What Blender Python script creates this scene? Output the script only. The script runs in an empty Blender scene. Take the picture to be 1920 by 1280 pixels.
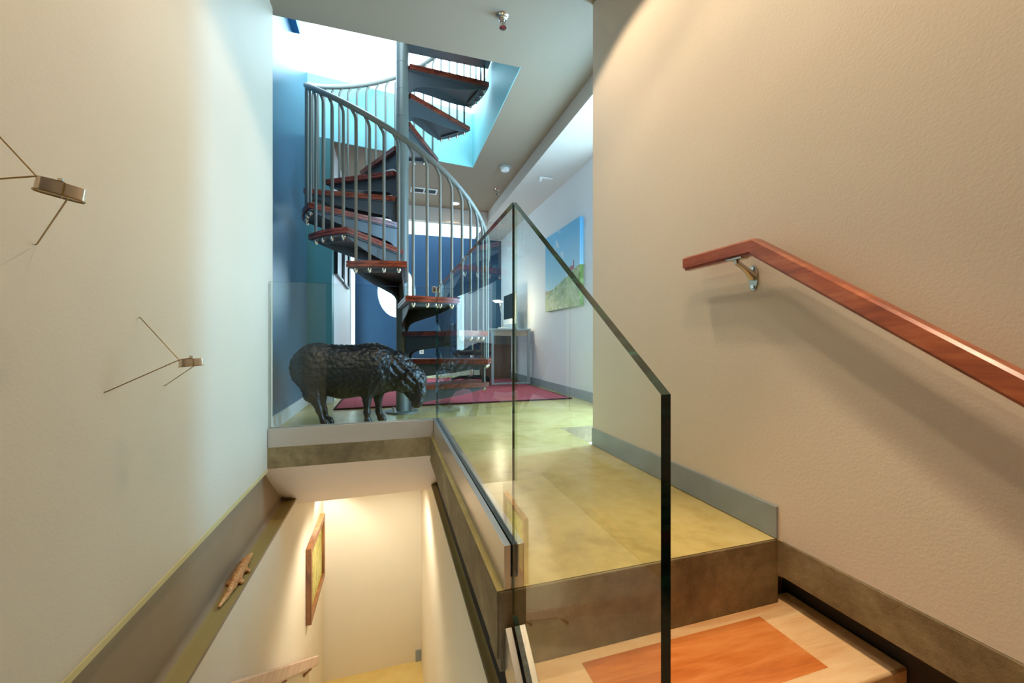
import bpy, bmesh, math, random
import numpy as np
from mathutils import Vector, Matrix

random.seed(4)
scene = bpy.context.scene
C = scene.collection
R = math.radians

# ------------------------------------------------------------------ camera
CAM_H, YAW, F = 0.61, R(17.05), 746.7
SN, CS = math.sin(YAW), math.cos(YAW)
cam_d = bpy.data.cameras.new('camera')
cam = bpy.data.objects.new('camera', cam_d)
C.objects.link(cam)
cam_d.sensor_width = 36.0
cam_d.lens = 14.0
cam_d.clip_start = 0.02
cam.location = (0, 0, CAM_H)
cam.rotation_euler = (R(90), 0, -YAW)
scene.camera = cam


def at_y(u, v, Y):
    """real-world point seen at photo pixel (u, v) on the plane y = Y (used for measuring)"""
    a, b = (u - 960) / F, (640 - v) / F
    t = Y / (CS - a * SN)
    return Vector((t * (SN + a * CS), Y, CAM_H + t * b))


# ------------------------------------------------------------------ materials
MATS = {}


def new_mat(name):
    m = bpy.data.materials.new(name)
    m.use_nodes = True
    nt = m.node_tree
    b = nt.nodes.get('Principled BSDF')
    MATS[name] = m
    return m, nt, b


def lin(c):
    return tuple(((x / 255) / 12.92 if x / 255 <= 0.04045 else ((x / 255 + 0.055) / 1.055) ** 2.4) for x in c) + (1.0,)


def N(nt, kind, **kw):
    n = nt.nodes.new(kind)
    for k, v in kw.items():
        setattr(n, k, v)
    return n


def ramp(nt, fac, stops):
    r = N(nt, 'ShaderNodeValToRGB')
    e = r.color_ramp.elements
    e[0].position, e[0].color = stops[0]
    e[1].position, e[1].color = stops[-1]
    for p, c in stops[1:-1]:
        x = e.new(p)
        x.color = c
    nt.links.new(fac, r.inputs['Fac'])
    return r.outputs['Color']


def coords(nt, scale=(1, 1, 1), rot=(0, 0, 0)):
    tc = N(nt, 'ShaderNodeTexCoord')
    mp = N(nt, 'ShaderNodeMapping')
    mp.inputs['Scale'].default_value = scale
    mp.inputs['Rotation'].default_value = rot
    nt.links.new(tc.outputs['Object'], mp.inputs['Vector'])
    return mp.outputs['Vector']


def noise(nt, vec, scale, detail=4, rough=0.55, dist=0.0):
    n = N(nt, 'ShaderNodeTexNoise')
    n.inputs['Scale'].default_value = scale
    n.inputs['Detail'].default_value = detail
    n.inputs['Roughness'].default_value = rough
    n.inputs['Distortion'].default_value = dist
    nt.links.new(vec, n.inputs['Vector'])
    return n.outputs['Fac']


def bump(nt, b, h, strength=0.2, dist=0.01):
    bp = N(nt, 'ShaderNodeBump')
    bp.inputs['Strength'].default_value = strength
    bp.inputs['Distance'].default_value = dist
    nt.links.new(h, bp.inputs['Height'])
    nt.links.new(bp.outputs['Normal'], b.inputs['Normal'])


def paint(name, rgb, rough=0.6, var=0.04, bumps=0.12, scale=90, spec=0.3):
    m, nt, b = new_mat(name)
    v = coords(nt)
    c = lin(rgb)
    lo = tuple(x * (1 - var) for x in c[:3]) + (1,)
    hi = tuple(min(1, x * (1 + var)) for x in c[:3]) + (1,)
    nt.links.new(ramp(nt, noise(nt, v, 2.2, 3), [(0.3, lo), (0.7, hi)]), b.inputs['Base Color'])
    b.inputs['Roughness'].default_value = rough
    b.inputs['Specular IOR Level'].default_value = spec
    if bumps:
        bump(nt, b, noise(nt, v, scale, 3), bumps, 0.004)
    return m


def metal(name, rgb, rough=0.3, brushed=None, metallic=1.0, var=0.1):
    m, nt, b = new_mat(name)
    v = coords(nt, brushed or (1, 1, 1))
    c = lin(rgb)
    lo = tuple(x * (1 - var) for x in c[:3]) + (1,)
    hi = tuple(min(1, x * (1 + var)) for x in c[:3]) + (1,)
    nt.links.new(ramp(nt, noise(nt, v, 40 if brushed else 8, 3), [(0.35, lo), (0.65, hi)]), b.inputs['Base Color'])
    b.inputs['Metallic'].default_value = metallic
    b.inputs['Roughness'].default_value = rough
    return m


def wood(name, dark, mid, light, scale=(14, 1.2, 14), rough=0.35, wscale=1.0, coat=0.15, figure=3.0):
    m, nt, b = new_mat(name)
    v = coords(nt, scale)
    w = noise(nt, v, 1.3 * wscale, 6, 0.6, 1.2)
    fine = noise(nt, coords(nt, tuple(s * 6 for s in scale)), 2.0, 3, 0.6)
    mx = N(nt, 'ShaderNodeMath', operation='MULTIPLY_ADD')
    nt.links.new(fine, mx.inputs[0])
    mx.inputs[1].default_value = 0.25
    nt.links.new(w, mx.inputs[2])
    nt.links.new(ramp(nt, mx.outputs[0], [(0.42, lin(dark)), (0.6, lin(mid)), (0.78, lin(light))]), b.inputs['Base Color'])
    b.inputs['Roughness'].default_value = rough
    b.inputs['Coat Weight'].default_value = coat
    b.inputs['Coat Roughness'].default_value = 0.2
    bump(nt, b, fine, 0.05, 0.002)
    return m


def concrete(name, dark, mid, light, rough=(0.25, 0.5), bumps=0.15, scale=2.0, joints=False, bscale=45):
    m, nt, b = new_mat(name)
    v = coords(nt)
    n1 = noise(nt, v, scale, 8, 0.62, 0.6)
    n2 = noise(nt, v, scale * 9, 5, 0.6)
    mx = N(nt, 'ShaderNodeMath', operation='MULTIPLY_ADD')
    nt.links.new(n2, mx.inputs[0])
    mx.inputs[1].default_value = 0.35
    nt.links.new(n1, mx.inputs[2])
    nt.links.new(ramp(nt, mx.outputs[0], [(0.42, lin(dark)), (0.66, lin(mid)), (0.92, lin(light))]), b.inputs['Base Color'])
    mr = N(nt, 'ShaderNodeMapRange')
    mr.inputs['To Min'].default_value = rough[0]
    mr.inputs['To Max'].default_value = rough[1]
    nt.links.new(n1, mr.inputs['Value'])
    nt.links.new(mr.outputs['Result'], b.inputs['Roughness'])
    bump(nt, b, noise(nt, v, bscale, 6, 0.7), bumps, 0.006)
    return m


def emit(name, rgb, s):
    m, nt, b = new_mat(name)
    b.inputs['Base Color'].default_value = lin(rgb)
    b.inputs['Emission Color'].default_value = lin(rgb)
    b.inputs['Emission Strength'].default_value = s
    return m


wall_paint = paint('warm_white_wall', (206, 194, 174), 0.55, 0.015, 0.16, 130)
room_paint = paint('room_umber', (74, 62, 52), 0.6, 0.03, 0.06, 100)
right_paint = paint('cream_wall', (224, 210, 192), 0.55, 0.015, 0.2, 140)
well_paint = paint('stairwell_wall', (226, 216, 196), 0.6, 0.02, 0.1, 120)
soffit_paint = paint('soffit_paint', (226, 206, 188), 0.6, 0.02, 0.1, 120)
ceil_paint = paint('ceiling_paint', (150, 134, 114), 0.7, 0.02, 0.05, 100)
office_paint = paint('office_white', (226, 228, 230), 0.55, 0.015, 0.08, 110)
shaft_daylight_cyan = paint('shaft_daylight_cyan', (158, 222, 226), 0.55, 0.02, 0.05, 100)  # white walls; the cyan of the daylight is put into the colour
blue_paint = paint('slate_blue_paint', (72, 108, 132), 0.36, 0.04, 0.06, 60, 0.4)
teal_paint = paint('teal_paint', (84, 132, 134), 0.45, 0.04, 0.05, 60)
navy_paint = paint('navy_blue_paint', (38, 68, 96), 0.5, 0.05, 0.05, 80)
base_paint = paint('baseboard_white', (215, 218, 220), 0.4, 0.02, 0)
base_metal = metal('baseboard_metal', (150, 160, 166), 0.45, None, 0.35, 0.06)
conc_top = concrete('polished_concrete', (160, 136, 74), (200, 176, 106), (218, 198, 136), (0.14, 0.30), 0.03, 1.6)
conc_raw = concrete('raw_concrete', (90, 74, 48), (126, 108, 74), (168, 150, 112), (0.55, 0.85), 0.55, 3.0, bscale=60)  # rougher edge concrete; its darker tone also carries the edges' weaker light
beam_paint = paint('taupe_steel', (148, 128, 104), 0.55, 0.06, 0.05, 60)
flange_paint = paint('khaki_steel', (156, 136, 84), 0.5, 0.05, 0.03, 60)
shade_dark = paint('recess_shade', (62, 56, 54), 0.5, 0.06, 0.03, 60)  # dark colour holds the shade under the slab, on beam web and recess
alu = metal('brushed_aluminium', (206, 196, 186), 0.42, (0.6, 40, 40), 0.7, 0.06)
alu_y = metal('brushed_aluminium_long', (206, 198, 190), 0.34, (40, 0.6, 40), 0.8, 0.06)
chrome = metal('chrome', (215, 210, 200), 0.12, None, 1.0, 0.03)
nickel = metal('satin_nickel', (190, 184, 172), 0.28, None, 1.0, 0.04)
wire_m = metal('bronze_wire', (150, 126, 84), 0.35, None, 0.9, 0.05)
silver_m = metal('silver_sheet', (226, 216, 200), 0.24, None, 0.7, 0.04)
stair_grey = paint('stair_grey_metal', (110, 113, 105), 0.34, 0.04, 0, 60, 0.6)
stair_dark = paint('stair_bracket_metal', (76, 80, 82), 0.36, 0.04, 0, 60, 0.6)
rubber = paint('black_rubber', (22, 21, 20), 0.6, 0.05, 0)
cherry = wood('cherry_wood', (124, 52, 26), (168, 84, 46), (190, 108, 64), (11, 1.6, 11), 0.32, 1.0, 0.25)
tread_wood = wood('tread_mahogany', (78, 26, 16), (124, 50, 32), (156, 76, 50), (9, 9, 20), 0.3, 1.0, 0.3)
maple = wood('maple_wood', (224, 170, 116), (240, 196, 144), (248, 212, 164), (2.2, 18, 10), 0.3, 0.7, 0.3)
inlay_wood = wood('cherry_inlay', (186, 98, 42), (216, 124, 58), (232, 150, 84), (1.4, 14, 10), 0.28, 0.8, 0.35)
frame_wood = wood('walnut_frame', (88, 52, 22), (134, 84, 42), (160, 106, 60), (20, 20, 2), 0.45)
croc_wood = wood('carved_wood', (150, 90, 44), (196, 136, 78), (222, 170, 108), (40, 14, 40), 0.5)
panel_wood = wood('desk_panel_wood', (92, 62, 40), (120, 82, 54), (136, 98, 66), (6, 6, 1.0), 0.5)
apron_wood = wood('desk_apron_wood', (170, 140, 106), (192, 162, 128), (206, 178, 146), (1.0, 6, 6), 0.5)
desk_steel = paint('desk_grey_steel', (176, 184, 180), 0.35, 0.03, 0)
black_plastic = paint('black_plastic', (20, 21, 23), 0.35, 0.05, 0)
white_plastic = paint('white_plastic', (232, 232, 228), 0.4, 0.02, 0)
grey_plastic = paint('grey_plastic', (150, 148, 140), 0.5, 0.03, 0)
vent_dark = paint('vent_shadow_grey', (120, 122, 122), 0.6, 0.03, 0)
mat_white = paint('picture_mat', (222, 228, 230), 0.6, 0.02, 0)
lamp_glow = emit('lamp_diffuser', (255, 240, 205), 14)
down_glow = emit('downlight_glow', (255, 226, 176), 12)


def screen_mat():
    m, nt, b = new_mat('screen_glass')
    b.inputs['Base Color'].default_value = (0.012, 0.013, 0.014, 1)
    b.inputs['Roughness'].default_value = 0.06
    return m


screen_m = screen_mat()


def rug_mat():
    m, nt, b = new_mat('rug_wool')
    v = coords(nt)
    w = N(nt, 'ShaderNodeTexWave', wave_type='BANDS', bands_direction='Y')
    w.inputs['Scale'].default_value = 26
    w.inputs['Distortion'].default_value = 1.2
    nt.links.new(v, w.inputs['Vector'])
    n = noise(nt, v, 60, 4)
    mx = N(nt, 'ShaderNodeMath', operation='MULTIPLY_ADD')
    nt.links.new(w.outputs['Fac'], mx.inputs[0])
    mx.inputs[1].default_value = 0.35
    nt.links.new(n, mx.inputs[2])
    nt.links.new(ramp(nt, mx.outputs[0], [(0.35, lin((142, 44, 62))), (0.85, lin((196, 92, 106)))]), b.inputs['Base Color'])
    b.inputs['Roughness'].default_value = 0.95
    bump(nt, b, mx.outputs[0], 0.5, 0.006)
    return m


rug_m = rug_mat()
rug_edge = paint('rug_binding', (62, 16, 22), 0.9, 0.05, 0.2, 80)


def sheep_mat():
    m, nt, b = new_mat('black_bronze')
    v = coords(nt)
    n = noise(nt, v, 34, 5, 0.65, 0.8)
    nt.links.new(ramp(nt, n, [(0.35, lin((8, 8, 9))), (0.7, lin((22, 21, 22)))]), b.inputs['Base Color'])
    b.inputs['Roughness'].default_value = 0.42
    b.inputs['Specular IOR Level'].default_value = 0.6
    sx = N(nt, 'ShaderNodeSeparateXYZ')
    tc = N(nt, 'ShaderNodeTexCoord')
    nt.links.new(tc.outputs['Object'], sx.inputs[0])
    vo = N(nt, 'ShaderNodeTexVoronoi')
    vo.inputs['Scale'].default_value = 60
    nt.links.new(tc.outputs['Object'], vo.inputs['Vector'])
    bump(nt, b, vo.outputs['Distance'], 0.35, 0.005)
    return m


sheep_m = sheep_mat()
eye_m = paint('polished_black', (60, 58, 58), 0.12, 0.05, 0, 60, 0.8)
face_m = paint('smooth_black_bronze', (40, 38, 38), 0.36, 0.1, 0, 60, 0.6)


def glass_mats():
    m, nt, b = new_mat('clear_glass')
    nt.nodes.remove(b)
    out = nt.nodes['Material Output']
    tr = N(nt, 'ShaderNodeBsdfTransparent')
    tr.inputs['Color'].default_value = (0.955, 0.985, 0.97, 1)
    gl = N(nt, 'ShaderNodeBsdfGlossy')
    gl.inputs['Roughness'].default_value = 0.0
    gl.inputs['Color'].default_value = (0.95, 1.0, 0.98, 1)
    fr = N(nt, 'ShaderNodeFresnel')
    fr.inputs['IOR'].default_value = 1.62
    geo = N(nt, 'ShaderNodeNewGeometry')
    inv = N(nt, 'ShaderNodeMath', operation='SUBTRACT')
    inv.inputs[0].default_value = 1.0
    nt.links.new(geo.outputs['Backfacing'], inv.inputs[1])
    mu = N(nt, 'ShaderNodeMath', operation='MULTIPLY')
    nt.links.new(fr.outputs[0], mu.inputs[0])
    nt.links.new(inv.outputs[0], mu.inputs[1])
    mix = N(nt, 'ShaderNodeMixShader')
    nt.links.new(mu.outputs[0], mix.inputs[0])
    nt.links.new(tr.outputs[0], mix.inputs[1])
    nt.links.new(gl.outputs[0], mix.inputs[2])
    nt.links.new(mix.outputs[0], out.inputs['Surface'])
    m2, nt2, b2 = new_mat('green_glass_edge')
    v = coords(nt2, (1, 14, 14))
    nt2.links.new(ramp(nt2, noise(nt2, v, 3, 4), [(0.42, lin((10, 26, 24))), (0.62, lin((26, 62, 54))), (0.74, lin((40, 120, 108)))]), b2.inputs['Base Color'])
    b2.inputs['Roughness'].default_value = 0.08
    b2.inputs['Specular IOR Level'].default_value = 0.6
    m3, nt3, b3 = new_mat('glass_joint')
    nt3.nodes.remove(b3)
    t3 = N(nt3, 'ShaderNodeBsdfTransparent')
    t3.inputs['Color'].default_value = (0.86, 0.90, 0.80, 1)
    nt3.links.new(t3.outputs[0], nt3.nodes['Material Output'].inputs['Surface'])
    return m, m2, m3


glass_m, glass_edge, glass_joint = glass_mats()


seal_m = paint('olive_seal', (58, 54, 34), 0.5, 0.05, 0)


# ------------------------------------------------------------------ mesh helpers
class MB:
    def __init__(self):
        self.bm = bmesh.new()
        self.mi = 0

    def face(self, vs):
        try:
            f = self.bm.faces.new(vs)
            f.material_index = self.mi
            return f
        except ValueError:
            return None

    def box(self, x0, x1, y0, y1, z0, z1):
        v = [self.bm.verts.new((x, y, z)) for z in (z0, z1) for x, y in ((x0, y0), (x1, y0), (x1, y1), (x0, y1))]
        for q in ((3, 2, 1, 0), (4, 5, 6, 7), (0, 1, 5, 4), (1, 2, 6, 5), (2, 3, 7, 6), (3, 0, 4, 7)):
            self.face([v[i] for i in q])
        return self

    def prism(self, pts, vec):
        """polygon (list of 3D points) extruded by vec"""
        vec = Vector(vec)
        a = [self.bm.verts.new(Vector(p)) for p in pts]
        b = [self.bm.verts.new(Vector(p) + vec) for p in pts]
        n = len(pts)
        self.face(a[::-1])
        self.face(b)
        for i in range(n):
            self.face([a[i], a[(i + 1) % n], b[(i + 1) % n], b[i]])
        return self

    def tube(self, path, r, seg=12, cap=True, closed=False, squash=None):
        path = [Vector(p) for p in path]
        n = len(path)
        rs = r if isinstance(r, (list, tuple)) else [r] * n
        rings = []
        t0 = (path[1] - path[0]).normalized()
        ref = Vector((0, 0, 1)) if abs(t0.z) < 0.9 else Vector((1, 0, 0))
        nrm = (ref - t0 * ref.dot(t0)).normalized()
        for i in range(n):
            if closed:
                t = (path[(i + 1) % n] - path[i - 1]).normalized()
            elif i == 0:
                t = t0
            elif i == n - 1:
                t = (path[i] - path[i - 1]).normalized()
            else:
                t = (path[i + 1] - path[i - 1]).normalized()
            nrm = (nrm - t * nrm.dot(t)).normalized()
            bi = t.cross(nrm)
            sq = squash or (1, 1)
            rings.append([self.bm.verts.new(path[i] + (nrm * math.cos(2 * math.pi * k / seg) * sq[0] + bi * math.sin(2 * math.pi * k / seg) * sq[1]) * rs[i]) for k in range(seg)])
        m = n if closed else n - 1
        for i in range(m):
            A, B = rings[i], rings[(i + 1) % n]
            for k in range(seg):
                f = self.face([A[k], A[(k + 1) % seg], B[(k + 1) % seg], B[k]])
                if f:
                    f.smooth = True
        if cap and not closed:
            self.face(rings[0][::-1])
            self.face(rings[-1])
        return self

    def lathe(self, prof, loc=(0, 0, 0), seg=28, axis='z'):
        loc = Vector(loc)
        rings = []
        for r, z in prof:
            ring = []
            for k in range(seg):
                a = 2 * math.pi * k / seg
                p = Vector((r * math.cos(a), r * math.sin(a), z))
                if axis == 'x':
                    p = Vector((p.z, p.x, p.y))
                elif axis == 'y':
                    p = Vector((p.x, p.z, p.y))
                ring.append(self.bm.verts.new(loc + p))
            rings.append(ring)
        for A, B in zip(rings, rings[1:]):
            for k in range(seg):
                f = self.face([A[k], A[(k + 1) % seg], B[(k + 1) % seg], B[k]])
                if f:
                    f.smooth = True
        self.face(rings[0][::-1])
        self.face(rings[-1])
        return self

    def build(self, name, mat, parent=None, bevel=0.0, loc=None, subs=None, autosmooth=True):
        bm = self.bm
        bmesh.ops.recalc_face_normals(bm, faces=bm.faces)
        me = bpy.data.meshes.new(name)
        org = Vector(loc) if loc is not None else None
        if org is not None:
            bmesh.ops.translate(bm, verts=bm.verts, vec=-org)
        bm.to_mesh(me)
        bm.free()
        me.set_sharp_from_angle(angle=R(38))
        for m in (mat if isinstance(mat, (list, tuple)) else [mat]):
            me.materials.append(m)
        o = bpy.data.objects.new(name, me)
        C.objects.link(o)
        if org is not None:
            o.location = org
        if bevel:
            md = o.modifiers.new('bevel', 'BEVEL')
            md.width = bevel
            md.segments = 2
            md.limit_method = 'ANGLE'
            md.angle_limit = R(40)
        if parent is not None:
            o.parent = parent
            o.matrix_parent_inverse = parent_inv(parent)
        return o


def parent_inv(p):
    m = Matrix.Identity(4)
    q = p
    while q is not None:
        loc = Matrix.LocRotScale(q.location, q.rotation_euler, q.scale)
        m = loc @ m if q.parent is None else (q.matrix_parent_inverse @ loc) @ m
        q = q.parent
    return m.inverted()


def tag(o, label, cat, group=None, kind=None):
    o['label'] = label
    o['category'] = cat
    if group:
        o['group'] = group
    if kind:
        o['kind'] = kind
    return o


def thing(name, label, cat, loc=(0, 0, 0), rz=0.0, group=None):
    o = bpy.data.objects.new(name, None)
    o.empty_display_size = 0.05
    C.objects.link(o)
    o.location = loc
    o.rotation_euler = (0, 0, rz)
    return tag(o, label, cat, group)


def struct(o):
    o['kind'] = 'structure'
    return o


def local(name, mb, mat, parent, bevel=0.0):
    """part modelled in its parent's own frame"""
    o = mb.build(name, mat, None, bevel)
    o.parent = parent
    return o


def surface_nets(f, lo, hi, h):
    lo, hi = np.array(lo), np.array(hi)
    n = np.ceil((hi - lo) / h).astype(int) + 1
    ax = [lo[i] + h * np.arange(n[i]) for i in range(3)]
    X, Y, Z = np.meshgrid(*ax, indexing='ij')
    D = f(X, Y, Z)
    S = D < 0
    cs = [S[i:n[0] - 1 + i, j:n[1] - 1 + j, k:n[2] - 1 + k] for i in (0, 1) for j in (0, 1) for k in (0, 1)]
    cnt = sum(c.astype(int) for c in cs)
    act = (cnt > 0) & (cnt < 8)
    idx = -np.ones(act.shape, int)
    cells = np.argwhere(act)
    idx[act] = np.arange(len(cells))
    acc = np.zeros((len(cells), 3))
    num = np.zeros(len(cells))
    corners = [(i, j, k) for i in (0, 1) for j in (0, 1) for k in (0, 1)]
    for a in corners:
        for d in range(3):
            if a[d]:
                continue
            b = list(a)
            b[d] = 1
            da = D[cells[:, 0] + a[0], cells[:, 1] + a[1], cells[:, 2] + a[2]]
            db = D[cells[:, 0] + b[0], cells[:, 1] + b[1], cells[:, 2] + b[2]]
            m = (da < 0) != (db < 0)
            t = np.where(m, da / np.where(m, da - db, 1), 0)
            p = np.array(a, float)[None, :].repeat(len(cells), 0)
            p[:, d] += t
            acc[m] += p[m]
            num[m] += 1
    V = lo + (cells + acc / num[:, None]) * h
    faces = []
    for d in range(3):
        e, g = [x for x in range(3) if x != d]
        sl0 = [slice(None)] * 3
        sl1 = [slice(None)] * 3
        sl0[d] = slice(0, n[d] - 1)
        sl1[d] = slice(1, n[d])
        ch = S[tuple(sl0)] != S[tuple(sl1)]
        for q in np.argwhere(ch):
            if q[e] == 0 or q[g] == 0 or q[e] >= n[e] - 1 or q[g] >= n[g] - 1:
                continue
            qs = []
            for de, dg in ((-1, -1), (0, -1), (0, 0), (-1, 0)):
                c = q.copy()
                c[e] += de
                c[g] += dg
                qs.append(idx[tuple(c)])
            faces.append(qs)
    return V, faces


def sdf_build(name, prims, mat, h, k0=0.02, noise_f=None, pad=0.03, parent=None, loc=None):
    """prims: (p0, r0, p1, r1, yscale) round cones blended smoothly into one skin"""
    P = np.array([list(p[0]) for p in prims] + [list(p[2]) for p in prims])
    rm = max(max(p[1], p[3]) for p in prims)
    lo, hi = P.min(0) - rm - pad, P.max(0) + rm + pad

    def f(X, Y, Z):
        D = np.full(X.shape, 10.0)
        for pr in prims:
            p0, r0, p1, r1, ys = pr[:5]
            k = pr[5] if len(pr) > 5 else k0
            a, b = np.array(p0), np.array(p1)
            px, py, pz = X - a[0], (Y - a[1]) / ys, Z - a[2]
            d = b - a
            d = np.array([d[0], d[1] / ys, d[2]])
            L = max(1e-9, (d ** 2).sum())
            t = np.clip((px * d[0] + py * d[1] + pz * d[2]) / L, 0, 1)
            q = np.sqrt((px - d[0] * t) ** 2 + (py - d[1] * t) ** 2 + (pz - d[2] * t) ** 2) - (r0 + (r1 - r0) * t)
            hh = np.clip(0.5 + 0.5 * (D - q) / k, 0, 1)
            D = D * (1 - hh) + q * hh - k * hh * (1 - hh)
        if noise_f is not None:
            D = D + noise_f(X, Y, Z)
        return D

    V, faces = surface_nets(f, lo, hi, h)
    me = bpy.data.meshes.new(name)
    org = Vector(loc) if loc is not None else Vector((0, 0, 0))
    me.from_pydata([tuple(Vector(v) - org) for v in V], [], faces)
    bm = bmesh.new()
    bm.from_mesh(me)
    bmesh.ops.recalc_face_normals(bm, faces=bm.faces)
    bm.to_mesh(me)
    bm.free()
    me.shade_smooth()
    me.materials.append(mat)
    o = bpy.data.objects.new(name, me)
    C.objects.link(o)
    o.location = org
    if parent is not None:
        o.parent = parent
        o.matrix_parent_inverse = parent_inv(parent)
    return o


# ------------------------------------------------------------------ dimensions (metres)
XL, XR = -0.671, 1.147           # corridor walls
XO = 1.94                        # office right wall
YC = 2.11                        # end of the corridor's right wall
YE = 2.59                        # front edge of the far slab over the stairwell
YS = 0.94                        # top step edge
ZC = 2.60                        # ceiling
XB = -0.766                      # blue wall
YP = 4.26                        # pier
YB = 7.0                         # back wall
WL = -0.546                      # office left wall
LOW = -2.70                      # lower floor
FL = -0.579                      # floor the photographer stands on
YN = -2.4                        # wall behind

# ------------------------------------------------------------------ floors
mb = MB()
mb.box(0.25, XR + 0.001, YS, YE + 0.2, -0.165, 0)
mb.box(XB - 0.1, XO + 0.1, YE, YB + 0.1, -0.12, -0.0005)
mb.box(XR - 0.003, XR + 0.3, YS - 0.02, YC, -0.11, -0.0008)
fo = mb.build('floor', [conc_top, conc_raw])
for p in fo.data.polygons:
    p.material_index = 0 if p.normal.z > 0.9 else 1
struct(fo)
# front face of the top step and the slab edge running on along the right wall
mb = MB()
mb.box(0.256, XR + 0.002, YS - 0.004, YS + 0.1, -0.1962, -0.002)
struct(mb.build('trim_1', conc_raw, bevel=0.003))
mb = MB()
mb.box(XR - 0.002, XR + 0.30, YN, YS, -0.11, -0.001)
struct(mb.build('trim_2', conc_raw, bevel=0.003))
mb = MB()
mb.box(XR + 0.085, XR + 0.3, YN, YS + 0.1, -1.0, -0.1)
struct(mb.build('wall_stair_recess', shade_dark))  # recess is only shaded; the dark is put into its colour
# floor the steps rise from, and the lower storey's floor
mb = MB()
mb.box(0.245, XR + 0.3, YN, 1.05, FL - 0.1, FL)
mb.box(-3.6, 0.245, YN, 0.05, FL - 0.1, FL)
mb.box(-3.6, XL, 0.05, 0.5, FL - 0.1, FL)
struct(mb.build('floor_lower_landing', maple))
mb = MB()
mb.box(-1.2, 0.9, 1.0, 5.2, LOW - 0.1, LOW)
lf = struct(mb.build('floor_lower', concrete('lower_concrete', (196, 168, 96), (214, 188, 116), (226, 204, 138), (0.4, 0.6), 0.05, 1.5)))

# ------------------------------------------------------------------ walls
struct(MB().box(XL - 0.14, XL, 0.42, 2.70, -0.12, ZC).build('wall_left', wall_paint))
struct(MB().box(XL - 0.02, XL + 0.004, 0.42, YE, -0.136, -0.118).build('trim_3', paint('corner_bead', (196, 180, 128), 0.5, 0.03, 0)))
struct(MB().box(XR, XR + 0.14, YN, YC, 0, ZC + 0.1).build('wall_right', right_paint))
struct(MB().box(XR + 0.14, XO + 0.1, YC - 0.12, YC, 0, ZC).build('wall_right_return', office_paint))
struct(MB().box(-3.6, 1.6, YN - 0.1, YN, FL - 0.1, ZC + 0.2).build('wall_front', room_paint))
struct(MB().box(-3.6, -3.5, YN, 0.56, FL - 0.1, ZC + 0.2).build('wall_room_left', room_paint))
struct(MB().box(-3.5, XL - 0.14, 0.42, 0.56, FL - 0.1, ZC + 0.2).build('wall_room_back', room_paint))
struct(MB().box(XL - 0.14, XL - 0.03, 0.42, 2.7, FL - 0.1, -0.13).build('wall_left_below', well_paint))
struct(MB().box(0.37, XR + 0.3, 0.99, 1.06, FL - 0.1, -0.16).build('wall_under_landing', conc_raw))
# blue wall: rises through the ceiling opening up to the roof terrace
struct(MB().box(XB - 0.1, XB, 2.70, 4.42, 0, 5.2).build('wall_left_blue', blue_paint))
struct(MB().box(XB - 0.1, WL, YP, YP + 0.16, 0, ZC).build('wall_pier', teal_paint))
# office left wall with a tall window in it
mb = MB()
w0, w1, wz0, wz1 = 6.12, 6.88, 0.05, 2.30
mb.box(WL - 0.14, WL, YP + 0.16, w0, 0, 3.2)
mb.box(WL - 0.14, WL, w1, YB + 0.1, 0, 3.2)
mb.box(WL - 0.14, WL, w0, w1, wz1, 3.2)
mb.box(WL - 0.14, WL, w0, w1, 0, wz0)
struct(mb.build('wall_office_left', office_paint))
# office right wall with an assumed, unseen window that lights the corridor's left wall
mb = MB()
q0, q1, qz0, qz1 = 2.22, 3.50, 0.12, 2.34
mb.box(XO, XO + 0.14, YC, q0, 0, 3.2)
mb.box(XO, XO + 0.14, q1, YB + 0.1, 0, 3.2)
mb.box(XO, XO + 0.14, q0, q1, qz1, 3.2)
mb.box(XO, XO + 0.14, q0, q1, 0, qz0)
struct(mb.build('wall_office_right', office_paint))
# back wall: navy up to 2.44 m with an oval window, white above
wc, wrx, wrz = Vector((0.11, 0, 1.456)), 0.31, 0.44
mb = MB()
nseg = 64
outer, inner = [], []
x0, x1, z0, z1 = WL - 0.14, XO + 0.1, 0.0, 2.44
for i in range(nseg):
    a = 2 * math.pi * (i + 0.5) / nseg
    inner.append((wc.x + wrx * math.cos(a), wc.z + wrz * math.sin(a)))
    dx, dz = math.cos(a), math.sin(a)
    s = min(((x1 - wc.x) / dx if dx > 0 else (x0 - wc.x) / dx), ((z1 - wc.z) / dz if dz > 0 else (z0 - wc.z) / dz))
    outer.append([wc.x + dx * s, wc.z + dz * s])
for cx, cz in ((x0, z0), (x1, z0), (x0, z1), (x1, z1)):
    k = min(range(nseg), key=lambda i: (outer[i][0] - cx) ** 2 + (outer[i][1] - cz) ** 2)
    outer[k] = [cx, cz]
for Yf in (YB, YB + 0.1):
    pass
va = [[mb.bm.verts.new((p[0], y, p[1])) for p in ring] for ring in (outer, inner) for y in (YB, YB + 0.1)]
o0, o1, i0, i1 = va
for i in range(nseg):
    j = (i + 1) % nseg
    mb.face([o0[i], o0[j], i0[j], i0[i]])
    mb.face([o1[j], o1[i], i1[i], i1[j]])
    mb.face([i0[i], i0[j], i1[j], i1[i]])
    mb.face([o0[j], o0[i], o1[i], o1[j]])
struct(mb.build('wall_back', navy_paint))
struct(MB().box(WL - 0.14, XO + 0.1, YB, YB + 0.1, 2.44, 3.2).build('wall_back_upper', office_paint))
wf = MB()
wf.tube([(wc.x + (wrx + 0.004) * math.cos(2 * math.pi * i / 48), YB + 0.05, wc.z + (wrz + 0.004) * math.sin(2 * math.pi * i / 48)) for i in range(48)], 0.018, 8, closed=True)
w1o = struct(wf.build('window_1', base_paint))
pn = MB()
pn.prism([(wc.x + wrx * math.cos(2 * math.pi * i / 48), YB + 0.055, wc.z + wrz * math.sin(2 * math.pi * i / 48)) for i in range(48)], (0, 0.006, 0))
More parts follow.
